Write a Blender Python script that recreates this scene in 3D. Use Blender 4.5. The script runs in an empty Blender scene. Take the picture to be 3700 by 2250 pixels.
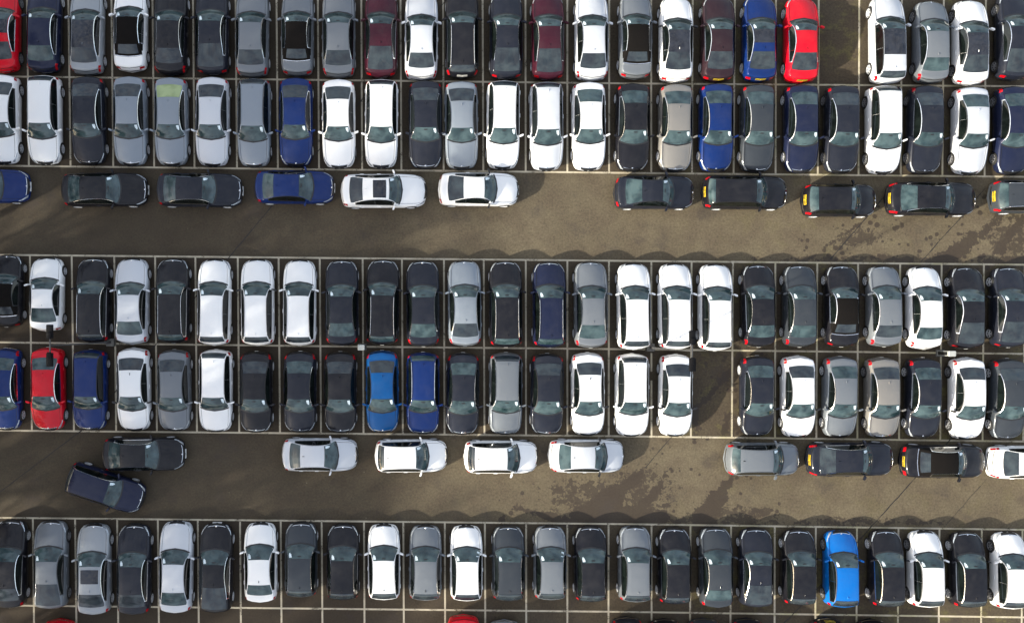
import bpy, bmesh, math, random
from mathutils import Vector, Matrix
random.seed(7)
R = math.radians
sc = bpy.context.scene
col = sc.collection

# ---------------------------------------------------------------- camera
# metres: one metre of ground is 64 px of the 3700 px wide photograph; the origin is straight below the camera
PX, X0, Y0, H = 64.0, 1480.0, 1180.0, 50.0
cd = bpy.data.cameras.new('camera'); cam = bpy.data.objects.new('camera', cd); col.objects.link(cam)
cam.location = (0, 0, H)
cd.sensor_width = 36; cd.lens = 36 * PX * H / 3700
cd.shift_x = (1850 - X0) / 3700; cd.shift_y = (Y0 - 1125) / 3700
cd.clip_end = 500
sc.camera = cam

# ---------------------------------------------------------------- sun, sky, exposure
SUN_EL = R(20.0)
SH = Vector((0.90, 0.44)).normalized()            # direction in which shadows fall on the ground
sd = bpy.data.lights.new('sun', 'SUN'); sd.energy = 4.8; sd.angle = R(0.9); sd.color = (1.0, 0.93, 0.78)
sun = bpy.data.objects.new('sun', sd); col.objects.link(sun)
dv = Vector((SH.x * math.cos(SUN_EL), SH.y * math.cos(SUN_EL), -math.sin(SUN_EL)))
sun.rotation_euler = dv.to_track_quat('-Z', 'Y').to_euler()
world = bpy.data.worlds.new('World'); sc.world = world; world.use_nodes = True
wn, wl = world.node_tree.nodes, world.node_tree.links
wn.clear()
wo = wn.new('ShaderNodeOutputWorld'); bg = wn.new('ShaderNodeBackground'); bg.inputs[1].default_value = 0.15
sky = wn.new('ShaderNodeTexSky'); sky.sky_type = 'NISHITA'; sky.sun_disc = False
sky.sun_elevation = SUN_EL; sky.sun_rotation = math.atan2(-SH.x, -SH.y); sky.air_density = 1.0; sky.dust_density = 3.0
tc = wn.new('ShaderNodeTexCoord')
n1 = wn.new('ShaderNodeTexNoise'); n1.inputs['Scale'].default_value = 20.0; n1.inputs['Detail'].default_value = 6; n1.inputs['Roughness'].default_value = 0.6
n1.inputs['Distortion'].default_value = 0.6
cr = wn.new('ShaderNodeValToRGB'); cr.color_ramp.elements[0].position = 0.36; cr.color_ramp.elements[1].position = 0.66
mx = wn.new('ShaderNodeMix'); mx.data_type = 'RGBA'
sc_ = wn.new('ShaderNodeMix'); sc_.data_type = 'RGBA'; sc_.blend_type = 'MIX'
wl.new(tc.outputs['Generated'], n1.inputs['Vector']); wl.new(n1.outputs['Fac'], cr.inputs[0])
cf = wn.new('ShaderNodeMath'); cf.operation = 'MULTIPLY'; cf.inputs[1].default_value = 0.85
wl.new(cr.outputs[0], cf.inputs[0]); wl.new(cf.outputs[0], mx.inputs[0])
wl.new(sky.outputs[0], mx.inputs[6]); mx.inputs[7].default_value = (4.3, 4.35, 4.5, 1)
wl.new(mx.outputs[2], bg.inputs[0]); wl.new(bg.outputs[0], wo.inputs[0])
sc.view_settings.view_transform = 'Standard'; sc.view_settings.look = 'None'
sc.view_settings.exposure = 1.08; sc.view_settings.gamma = 1.0

# ---------------------------------------------------------------- helpers
def gp(px, py, h=0.0):
    "photograph pixel of a point at height h -> metres"
    k = PX * H / (H - h)
    return ((px - X0) / k, -(py - Y0) / k)

def tag(o, label=None, cat=None, group=None, kind=None):
    if label: o['label'] = label
    if cat: o['category'] = cat
    if group: o['group'] = group
    if kind: o['kind'] = kind
    return o

def mesh_obj(name, verts, faces, mats, parent=None, smooth=False, fm=None, angle=None, link=True):
    me = bpy.data.meshes.new(name); me.from_pydata(verts, [], faces)
    for m in (mats if isinstance(mats, (list, tuple)) else [mats]): me.materials.append(m)
    if fm:
        for p, i in zip(me.polygons, fm): p.material_index = i
    if smooth:
        me.polygons.foreach_set('use_smooth', [True] * len(me.polygons))
        if angle: me.set_sharp_from_angle(angle=R(angle))
    me.update()
    o = bpy.data.objects.new(name, me)
    if link: col.objects.link(o)
    if parent: o.parent = parent
    return o

class MB:
    def __init__(s): s.v = []; s.f = []
    def add(s, v, f):
        n = len(s.v); s.v += [tuple(p) for p in v]; s.f += [tuple(i + n for i in q) for q in f]; return s
    def box(s, x0, x1, y0, y1, z0, z1, tx=1.0, ty=1.0):
        cx, cy = (x0 + x1) / 2, (y0 + y1) / 2; hx, hy = (x1 - x0) / 2, (y1 - y0) / 2
        v = []
        for z, a, b in ((z0, 1, 1), (z1, tx, ty)):
            v += [(cx - hx * a, cy - hy * b, z), (cx + hx * a, cy - hy * b, z), (cx + hx * a, cy + hy * b, z), (cx - hx * a, cy + hy * b, z)]
        return s.add(v, [(3, 2, 1, 0), (4, 5, 6, 7), (0, 1, 5, 4), (1, 2, 6, 5), (2, 3, 7, 6), (3, 0, 4, 7)])
    def rbox(s, x0, x1, y0, y1, z0, z1, r=0.03, n=3, top=0.0):
        "box with rounded vertical edges and an eased top rim"
        pts = []
        for cx, cy, a0 in ((x1 - r, y1 - r, 0), (x0 + r, y1 - r, 90), (x0 + r, y0 + r, 180), (x1 - r, y0 + r, 270)):
            for i in range(n + 1):
                a = R(a0 + 90 * i / n); pts.append((cx + r * math.cos(a), cy + r * math.sin(a)))
        mxx, myy = (x0 + x1) / 2, (y0 + y1) / 2
        rings = [(z0, 1.0), (z1 - top, 1.0)] + ([(z1 - top * .3, .97), (z1, .9)] if top else [(z1, 1.0)])
        rings = rings if top else rings[:2]
        v = []
        for z, k in rings: v += [(mxx + (x - mxx) * k, myy + (y - myy) * k, z) for x, y in pts]
        m = len(pts); f = []
        for j in range(len(rings) - 1):
            for i in range(m): f.append((j * m + i, j * m + (i + 1) % m, (j + 1) * m + (i + 1) % m, (j + 1) * m + i))
        f.append(tuple(range(m - 1, -1, -1))); f.append(tuple((len(rings) - 1) * m + i for i in range(m)))
        return s.add(v, f)
    def tube(s, p, q, r0, r1=None, n=8, cap=True):
        r1 = r0 if r1 is None else r1
        p, q = Vector(p), Vector(q); d = (q - p).normalized()
        u = d.orthogonal().normalized(); w = d.cross(u)
        v = []
        for c, r in ((p, r0), (q, r1)):
            for i in range(n):
                a = 2 * math.pi * i / n; v.append(c + (u * math.cos(a) + w * math.sin(a)) * r)
        f = [(i, (i + 1) % n, n + (i + 1) % n, n + i) for i in range(n)]
        if cap: f += [tuple(range(n - 1, -1, -1)), tuple(range(n, 2 * n))]
        return s.add(v, f)
    def lathe(s, prof, n=24, axis='x', loc=(0, 0, 0), closed=False):
        v = []
        for a_, r in prof:
            for i in range(n):
                t = 2 * math.pi * i / n; c, d = r * math.cos(t), r * math.sin(t)
                v.append({'x': (a_, c, d), 'z': (c, d, a_)}[axis])
        v = [(x + loc[0], y + loc[1], z + loc[2]) for x, y, z in v]
        m = len(prof); f = []
        for j in range(m if closed else m - 1):
            k = (j + 1) % m
            for i in range(n): f.append((j * n + i, j * n + (i + 1) % n, k * n + (i + 1) % n, k * n + i))
        return s.add(v, f)
    def build(s, name, mats, parent=None, smooth=False, angle=None, link=True):
        return mesh_obj(name, s.v, s.f, mats, parent, smooth, None, angle, link)

# ---------------------------------------------------------------- materials
class NT:
    "tiny node-expression helper"
    def __init__(s, name):
        s.m = bpy.data.materials.new(name); s.m.use_nodes = True
        s.n, s.l = s.m.node_tree.nodes, s.m.node_tree.links
        s.b = s.n['Principled BSDF']; s.out = s.n['Material Output']
    def put(s, sock, v):
        if v is None: return
        if isinstance(v, bpy.types.NodeSocket): s.l.new(v, sock)
        else: sock.default_value = v
    def math(s, op, a, b=None, c=None, clamp=False):
        n = s.n.new('ShaderNodeMath'); n.operation = op; n.use_clamp = clamp
        s.put(n.inputs[0], a); s.put(n.inputs[1], b); s.put(n.inputs[2], c); return n.outputs[0]
    def noise(s, vec, scale, detail=4, rough=0.55, dist=0.0, out='Fac'):
        n = s.n.new('ShaderNodeTexNoise'); s.put(n.inputs['Vector'], vec)
        n.inputs['Scale'].default_value = scale; n.inputs['Detail'].default_value = detail
        n.inputs['Roughness'].default_value = rough; n.inputs['Distortion'].default_value = dist
        return n.outputs[out]
    def voro(s, vec, scale, rnd=1.0):
        n = s.n.new('ShaderNodeTexVoronoi'); s.put(n.inputs['Vector'], vec); n.inputs['Scale'].default_value = scale
        n.inputs['Randomness'].default_value = rnd
        return n.outputs['Distance']
    def ramp(s, v, a, b, lo=0.0, hi=1.0):
        n = s.n.new('ShaderNodeMapRange'); n.interpolation_type = 'SMOOTHSTEP'
        s.put(n.inputs[0], v)
        for i, q in ((1, a), (2, b), (3, lo), (4, hi)): n.inputs[i].default_value = q
        return n.outputs[0]
    def mix(s, f, a, b, blend='MIX'):
        n = s.n.new('ShaderNodeMix'); n.data_type = 'RGBA'; n.blend_type = blend
        s.put(n.inputs[0], f)
        s.put(n.inputs[6], (*a, 1) if isinstance(a, tuple) and len(a) == 3 else a)
        s.put(n.inputs[7], (*b, 1) if isinstance(b, tuple) and len(b) == 3 else b)
        return n.outputs[2]
    def pos(s): return s.n.new('ShaderNodeNewGeometry').outputs['Position']
    def xyz(s, v):
        n = s.n.new('ShaderNodeSeparateXYZ'); s.l.new(v, n.inputs[0]); return n.outputs
    def bump(s, hgt, strength, dist=0.01):
        n = s.n.new('ShaderNodeBump'); n.inputs['Strength'].default_value = strength; n.inputs['Distance'].default_value = dist
        s.l.new(hgt, n.inputs['Height']); s.l.new(n.outputs[0], s.b.inputs['Normal'])
    def set(s, **k):
        for a, v in k.items():
            s.put(s.b.inputs[a.replace('_', ' ')], (*v, 1) if isinstance(v, tuple) and len(v) == 3 else v)
        return s.m

def simple(name, c, rough=0.5, metal=0.0, nscale=6.0, var=0.15, **k):
    t = NT(name); p = t.pos()
    f = t.ramp(t.noise(p, nscale, 4), 0.3, 0.7)
    cc = t.mix(f, tuple(x * (1 - var) for x in c), tuple(min(1, x * (1 + var)) for x in c))
    return t.set(Base_Color=cc, Roughness=rough, Metallic=metal, **k)

# paint: colour of each car is the object colour, its alpha is how metallic the paint is
t = NT('car_paint')
oi = t.n.new('ShaderNodeObjectInfo'); p = t.pos()
dirt = t.ramp(t.noise(p, 1.6, 3, 0.5), 0.40, 0.75, 0.0, 0.035)
flake = t.noise(p, 260, 1)
base = t.mix(dirt, oi.outputs['Color'], (0.20, 0.19, 0.17))
grain = t.math('MULTIPLY_ADD', flake, 0.16, 0.92)
base = t.mix(1.0, base, grain, 'MULTIPLY')
rough = t.ramp(t.noise(p, 3.1, 5, 0.6), 0.3, 0.7, 0.34, 0.5)
orange = t.noise(p, 1.9, 2, 0.4)
t.bump(orange, 0.35, 0.05)
PAINT = t.set(Base_Color=base, Roughness=rough, Metallic=t.math('MULTIPLY', oi.outputs['Alpha'], 0.75), Coat_Weight=0.48, Coat_Roughness=0.10, Specular_IOR_Level=0.12)

def glass(name, a, b, rough=0.06):
    t = NT(name); tcn = t.n.new('ShaderNodeTexCoord'); oi = t.n.new('ShaderNodeObjectInfo')
    v = t.n.new('ShaderNodeVectorMath'); v.operation = 'ADD'
    t.l.new(tcn.outputs['Object'], v.inputs[0])
    cx = t.n.new('ShaderNodeCombineXYZ'); t.l.new(t.math('MULTIPLY', oi.outputs['Random'], 37.0), cx.inputs[2]); t.l.new(cx.outputs[0], v.inputs[1])
    f = t.ramp(t.noise(v.outputs[0], 1.7, 3, 0.5, 0.3), 0.30, 0.70)
    t.set(Base_Color=t.mix(f, a, b), Roughness=rough, Specular_IOR_Level=0.6)
    return t.m
WSG = glass('windscreen_glass', (0.012, 0.026, 0.030), (0.052, 0.084, 0.088))
REARG = glass('tinted_rear_glass', (0.014, 0.018, 0.024), (0.034, 0.046, 0.052))
SIDEG = glass('side_glass', (0.002, 0.003, 0.003), (0.006, 0.009, 0.008), 0.04)
PANO = glass('roof_glass', (0.010, 0.011, 0.016), (0.022, 0.025, 0.034))
CHROME = simple('bright_trim', (0.75, 0.76, 0.78), 0.16, 1.0)
BLACK = simple('black_plastic', (0.012, 0.012, 0.013), 0.38)
DARK = simple('wheel_well', (0.008, 0.008, 0.008), 0.9)
RUBBER = simple('tyre_rubber', (0.014, 0.014, 0.014), 0.8)
ALLOY = simple('alloy', (0.66, 0.67, 0.69), 0.35, 0.25)
DALLOY = simple('dark_alloy', (0.26, 0.26, 0.27), 0.35, 0.3)
LAMP = simple('headlamp_lens', (0.42, 0.45, 0.48), 0.10, 0.35, 30, 0.5)
TAIL = simple('tail_lamp_red', (0.36, 0.003, 0.008), 0.12, 0.0, 30, 0.2)
FABRIC = simple('soft_top_fabric', (0.007, 0.006, 0.0055), 0.95, 0, 40, 0.3, Specular_IOR_Level=0.1)
PAPER = simple('white_paper', (0.62, 0.72, 0.76), 0.6)
PLATEW = simple('plate_white', (0.62, 0.62, 0.60), 0.4)
PLATEY = simple('plate_yellow', (0.58, 0.40, 0.02), 0.4)
GREYMETAL = simple('galvanised_grey', (0.07, 0.07, 0.07), 0.6, 0.3)
LAMPBLACK = simple('black_lamp_housing', (0.003, 0.003, 0.004), 0.7, Specular_IOR_Level=0.15)
CABINET = simple('pale_cabinet', (0.36, 0.37, 0.35), 0.5, 0, 12, 0.1)
LAMPGLASS = simple('lamp_glass', (0.4, 0.42, 0.42), 0.15)
BARK = simple('bark', (0.09, 0.075, 0.06), 0.9)
CONC = simple('concrete', (0.13, 0.125, 0.11), 0.9)

# ---------------------------------------------------------------- ground
t = NT('worn_tarmac'); P = t.pos(); X, Y, _ = t.xyz(P)
big = t.noise(P, 0.16, 5, 0.6); mid = t.noise(P, 0.9, 5, 0.62); fine = t.noise(P, 9, 3, 0.6); grit = t.noise(P, 34, 2, 0.6)
c = t.mix(t.ramp(big, 0.32, 0.68), (0.094, 0.076, 0.048), (0.124, 0.101, 0.064))
c = t.mix(t.ramp(mid, 0.35, 0.7, 0, 0.55), c, (0.070, 0.052, 0.036))
# moss in the sunny bays on the right
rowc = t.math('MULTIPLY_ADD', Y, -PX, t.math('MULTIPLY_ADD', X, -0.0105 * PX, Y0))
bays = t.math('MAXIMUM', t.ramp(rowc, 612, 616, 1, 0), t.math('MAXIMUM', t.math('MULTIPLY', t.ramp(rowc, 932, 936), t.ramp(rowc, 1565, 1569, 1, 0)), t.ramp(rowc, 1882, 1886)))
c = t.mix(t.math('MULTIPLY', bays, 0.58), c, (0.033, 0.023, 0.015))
moss = t.math('MULTIPLY', t.ramp(X, 12.0, 20.0), t.ramp(t.noise(P, 0.75, 5, 0.7), 0.50, 0.68))
c = t.mix(t.math('MULTIPLY', moss, t.math('MULTIPLY_ADD', bays, 0.45, 0.15)), c, (0.120, 0.108, 0.036))
grain = t.math('MULTIPLY_ADD', t.math('ADD', fine, grit), 1.25, -0.25)
c = t.mix(1.0, c, grain, 'MULTIPLY')
# wet, dirty patches with ragged edges: (px ax, ay, bx, by, radius a, radius b)
warp = t.math('ADD', t.math('MULTIPLY', t.math('SUBTRACT', t.noise(P, 1.1, 5, 0.7), 0.5), 1.05), t.math('MULTIPLY', t.math('SUBTRACT', t.noise(P, 4.5, 3, 0.6), 0.5), 0.7))
WET = [(2318, 1708, 2200, 1800, 14, 40), (2210, 1815, 2090, 1872, 50, 34), (2150, 1855, 2390, 1862, 44, 26), (2385, 1760, 2310, 1840, 9, 26), (2412, 1690, 2380, 1770, 1, 8),
       (2650, 1712, 2600, 1790, 7, 24), (2595, 1800, 2545, 1880, 34, 48), (2390, 1760, 2400, 1765, 6, 6), (2404, 1828, 2408, 1830, 11, 9), (2722, 1845, 2735, 1850, 15, 9),
       (1860, 1830, 2060, 1890, 3, 22), (3660, 735, 3540, 850, 6, 18), (3520, 860, 3380, 965, 24, 36), (3690, 800, 3610, 900, 16, 20), (3560, 945, 3700, 950, 10, 24), (3180, 930, 3290, 948, 8, 14), (3230, 830, 3260, 815, 6, 5),
       (2690, 1275, 2600, 1385, 15, 15), (2600, 1390, 2510, 1480, 8, 12), (2505, 1500, 2520, 1555, 14, 10), (2630, 1500, 2620, 1560, 15, 10), (2930, 930, 3120, 800, 2, 4)]
d = None
for ax, ay, bx, by, ra, rb in WET:
    (ax, ay), (bx, by) = gp(ax, ay), gp(bx, by); ra /= PX; rb /= PX
    dx, dy = bx - ax, by - ay; L2 = dx * dx + dy * dy
    px, py = t.math('SUBTRACT', X, ax), t.math('SUBTRACT', Y, ay)
    h = t.math('MULTIPLY_ADD', px, dx / L2, t.math('MULTIPLY', py, dy / L2), clamp=True)
    ex = t.math('MULTIPLY_ADD', h, -dx, px); ey = t.math('MULTIPLY_ADD', h, -dy, py)
    q = t.math('SQRT', t.math('MULTIPLY_ADD', ex, ex, t.math('MULTIPLY', ey, ey)))
    q = t.math('SUBTRACT', q, t.math('MULTIPLY_ADD', h, rb - ra, ra))
    d = q if d is None else t.math('MINIMUM', d, q)
wd = t.math('ADD', d, warp)
wet = t.ramp(wd, -0.05, 0.05, 1.0, 0.0)
# splashes and drips near the patches
near = t.ramp(wd, 0.0, 2.6, 1.0, 0.0)
spots = t.ramp(t.math('SUBTRACT', t.voro(P, 2.3), t.math('MULTIPLY', t.ramp(t.noise(P, 0.6, 3), 0.35, 0.7), 0.37)), 0.0, 0.05, 1.0, 0.0)
wet = t.math('MAXIMUM', wet, t.math('MULTIPLY', spots, t.ramp(near, 0.25, 0.6)))
reg = None
for qx, qy, rx, ry in ((2110, 1790, 200, 110), (2320, 1770, 170, 130), (3650, 860, 130, 120), (3100, 860, 150, 60), (2660, 1860, 230, 60), (3060, 1885, 500, 26), (3150, 938, 600, 24), (2670, 1530, 60, 60), (2300, 1880, 420, 26)):
    gx_, gy_ = gp(qx, qy)
    ux = t.math('DIVIDE', t.math('SUBTRACT', X, gx_), rx / PX); uy = t.math('DIVIDE', t.math('SUBTRACT', Y, gy_), ry / PX)
    rr = t.ramp(t.math('SQRT', t.math('MULTIPLY_ADD', ux, ux, t.math('MULTIPLY', uy, uy))), 0.2, 1.1, 1.0, 0.0)
    reg = rr if reg is None else t.math('MAXIMUM', reg, rr)
mott = t.math('ADD', t.math('MULTIPLY', t.noise(P, 1.5, 4, 0.65), 0.55), t.math('MULTIPLY', t.noise(P, 5.0, 3, 0.6), 0.45))
mott = t.ramp(t.math('MULTIPLY_ADD', reg, 0.16, mott), 0.615, 0.645)
wet = t.math('MAXIMUM', wet, t.math('MULTIPLY', mott, t.ramp(reg, 0.02, 0.2, 0.0, 0.9)))
c = t.mix(t.math('MULTIPLY', wet, 0.80), c, (0.030, 0.021, 0.015))
# soft tree shade painted into the tarmac colour on the left, and old oil marks
left_shade = t.math('MULTIPLY', t.ramp(t.math('MULTIPLY_ADD', t.noise(P, 0.13, 3), 16.0, X), -2.0, 16.0, 1.0, 0.0), 0.62)
c = t.mix(left_shade, c, (0.032, 0.024, 0.017))
oil = t.ramp(t.noise(P, 0.5, 4, 0.6), 0.54, 0.72, 0, 0.5)
c = t.mix(oil, c, (0.045, 0.036, 0.032))
leaf = t.ramp(t.voro(P, 0.8), 0.0, 0.035, 1.0, 0.0)
c = t.mix(t.math('MULTIPLY', leaf, 0.6), c, (0.30, 0.27, 0.20))
t.bump(grit, 0.35, 0.01)
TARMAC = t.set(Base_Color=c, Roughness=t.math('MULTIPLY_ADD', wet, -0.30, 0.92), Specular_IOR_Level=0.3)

def slab(name, x0, x1, y0, y1, mat, z=0.0):
    return tag(mesh_obj(name, [(x0, y0, z), (x1, y0, z), (x1, y1, z), (x0, y1, z)], [(0, 1, 2, 3)], mat), kind='structure')
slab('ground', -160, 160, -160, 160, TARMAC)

# painted bay lines (measured on the photograph, laid out on the ground)
t = NT('worn_line_paint'); P = t.pos(); X, Y, _ = t.xyz(P)
wear = t.ramp(t.math('ADD', t.noise(P, 1.4, 4, 0.7), t.math('MULTIPLY', t.noise(P, 22, 3, 0.7), 0.8)), 0.93, 1.14, 0.0, 0.85)
mossy = t.math('MULTIPLY', t.ramp(X, 8, 22), t.ramp(t.noise(P, 0.9, 3), 0.42, 0.66, 0, 0.7))
lc = t.mix(mossy, (0.50, 0.44, 0.325), (0.38, 0.34, 0.17))
lc = t.mix(t.ramp(t.noise(P, 3, 4), 0.3, 0.7, 0, 0.4), lc, (0.31, 0.265, 0.195))
t.set(Base_Color=lc, Roughness=0.8)
tr = t.n.new('ShaderNodeBsdfTransparent'); ms = t.n.new('ShaderNodeMixShader')
t.l.new(wear, ms.inputs[0]); t.l.new(t.b.outputs[0], ms.inputs[1]); t.l.new(tr.outputs[0], ms.inputs[2]); t.l.new(ms.outputs[0], t.out.inputs[0])
LINE = t.m
HL = {'A': [(-700, 269), (2250, 302), (4300, 317)], 'B': [(-700, 591), (2300, 625.5), (4300, 645)], 'C': [(-700, 914), (2250, 942.4), (4300, 962)],
      'D': [(-700, 1228), (1314, 1252), (2250, 1261), (4300, 1285)], 'E': [(-700, 1548), (2250, 1575), (4300, 1602)],
      'F': [(-700, 1862), (2250, 1892), (4300, 1921)], 'G': [(-700, 2178), (2250, 2208.6), (4300, 2237)]}
def hy(k, x):
    pts = HL[k]
    for (xa, ya), (xb, yb) in zip(pts, pts[1:]):
        if x <= xb or (xb, yb) == pts[-1]: return ya + (yb - ya) * (x - xa) / (xb - xa)
VT = [-197, -47, 101, 251, 406, 554, 700, 853.8, 1001.6, 1150.6, 1307, 1448.7, 1602, 1745, 1899, 2050, 2201, 2353, 2501.5, 2653, 2803, 2956.5, 3103.5, 3256.6, 3407.7, 3560, 3709, 3860]
VB = [-183, -32, 118.5, 271, 423, 570, 714.5, 867, 1014, 1162, 1315, 1457, 1607, 1751.7, 1901, 2050, 2199, 2354, 2495, 2642, 2799.5, 2948, 3096.5, 3246.7, 3395, 3548, 3695, 3845]
def vx(i, y): return VT[i] + (VB[i] - VT[i]) * (y - 300) / 1550
LW = 0.050
def strip(mb, p, q, w, z):
    a, b = Vector(p), Vector(q); d = (b - a).normalized(); n = Vector((-d.y, d.x)) * w
    mb.add([(a.x + n.x, a.y + n.y, z), (b.x + n.x, b.y + n.y, z), (b.x - n.x, b.y - n.y, z), (a.x - n.x, a.y - n.y, z)], [(3, 2, 1, 0)])
hb = MB(); vb = MB()
for k, pts in HL.items():
    for p, q in zip(pts, pts[1:]): strip(hb, gp(*p), gp(*q), LW, 0.004)
for i in range(len(VT)):
    for top, bot in ((None, 'A'), ('A', 'B'), ('C', 'D'), ('D', 'E'), ('F', 'G'), ('G', None)):
        xm = (VT[i] + VB[i]) / 2
        y0 = hy(top, xm) if top else -60; y1 = hy(bot, xm) if bot else 2560
        e = LW * PX
        segs = [(y0 + (e if top else 0), y1 - (e if bot else 0))]
        if i == 17 and bot == 'E': segs = [(1275, 1342), (1374, y1 - e)]
        if i == 17 and bot == 'D': segs = [(y0 + e, 1250)]
        for a, b in segs: strip(vb, gp(vx(i, a), a), gp(vx(i, b), b), LW, 0.004)
hb.v += vb.v and []; n = len(hb.v); hb.v += vb.v; hb.f += [tuple(a + n for a in f) for f in vb.f]
tag(hb.build('painted_lines', LINE), kind='structure')

JOINT = simple('tar_joint', (0.012, 0.010, 0.009), 0.7)
jb = MB()
for pts, w in (([(1640, -30), (984, 742), (826, 932), (561, 1247), (295, 1554), (-40, 1806)], 0.028), ([(3600, 1390), (3433, 1587), (3305, 1727), (3106, 1948), (2974, 2104), (2820, 2262)], 0.026),
               ([(3230, 668), (3133, 783), (3000, 937)], 0.03), ([(3560, 680), (3480, 775), (3328, 945)], 0.022), ([(3560, 1735), (3414, 1900)], 0.012), ([(2440, 1560), (2330, 1690)], 0.018)):
    for p, q in zip(pts, pts[1:]):
        a, b = Vector(gp(*p)), Vector(gp(*q)); n = max(2, int((b - a).length / 0.35)); off = 0
        pr = a
        for i in range(1, n + 1):
            c_ = a.lerp(b, i / n)
            if i < n: c_ = c_ + Vector((random.uniform(-.02, .02), random.uniform(-.02, .02)))
            strip(jb, pr, c_, w * random.uniform(.6, 1.2), 0.008); pr = c_
tag(jb.build('road_joint', JOINT), kind='structure')

# ---------------------------------------------------------------- car templates
def pchip(pts):
    xs = [p[0] for p in pts]; ys = [p[1] for p in pts]; n = len(xs)
    h = [xs[i + 1] - xs[i] for i in range(n - 1)]; dl = [(ys[i + 1] - ys[i]) / h[i] for i in range(n - 1)]
    m = [dl[0]] + [0 if dl[i - 1] * dl[i] <= 0 else 2 * dl[i - 1] * dl[i] / (dl[i - 1] + dl[i]) for i in range(1, n - 1)] + [dl[-1]]
    def f(x):
        if x <= xs[0]: return ys[0]
        if x >= xs[-1]: return ys[-1]
        i = 0
        while x > xs[i + 1]: i += 1
        u = (x - xs[i]) / h[i]; a, b = u * u, u * u * u
        return (2 * b - 3 * a + 1) * ys[i] + (b - 2 * a + u) * h[i] * m[i] + (3 * a - 2 * b) * ys[i + 1] + (b - a) * h[i] * m[i + 1]
    return f

# fractions of the length from the nose: cowl, top of windscreen, rear edge of roof, foot of rear window
SPEC = {
    'saloon':      dict(L=4.95, c=.290, a=.425, b=.735, d=.895, hr=1.44, hb=1.05, W=.925, wr=.60, fa=.92, ra=.84),
    'compact':     dict(L=4.65, c=.255, a=.415, b=.735, d=.885, hr=1.43, hb=1.06, W=.910, wr=.60, fa=.86, ra=.86),
    'liftback':    dict(L=4.85, c=.275, a=.420, b=.680, d=.940, hr=1.40, hb=1.04, W=.920, wr=.585, fa=.90, ra=.84),
    'coupe':       dict(L=4.80, c=.285, a=.430, b=.690, d=.885, hr=1.40, hb=1.02, W=.915, wr=.575, fa=.88, ra=.84),
    'convertible': dict(L=4.75, c=.270, a=.400, b=.700, d=.860, hr=1.39, hb=1.02, W=.910, wr=.57, fa=.88, ra=.84),
    'estate':      dict(L=4.95, c=.272, a=.420, b=.895, d=.965, hr=1.48, hb=1.04, W=.920, wr=.615, fa=.90, ra=.90),
    'hatch':       dict(L=4.30, c=.265, a=.425, b=.860, d=.955, hr=1.50, hb=1.08, W=.905, wr=.605, fa=.84, ra=.74),
    'suv':         dict(L=4.80, c=.265, a=.410, b=.880, d=.960, hr=1.62, hb=1.12, W=.935, wr=.62, fa=.88, ra=.86),
}
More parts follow.
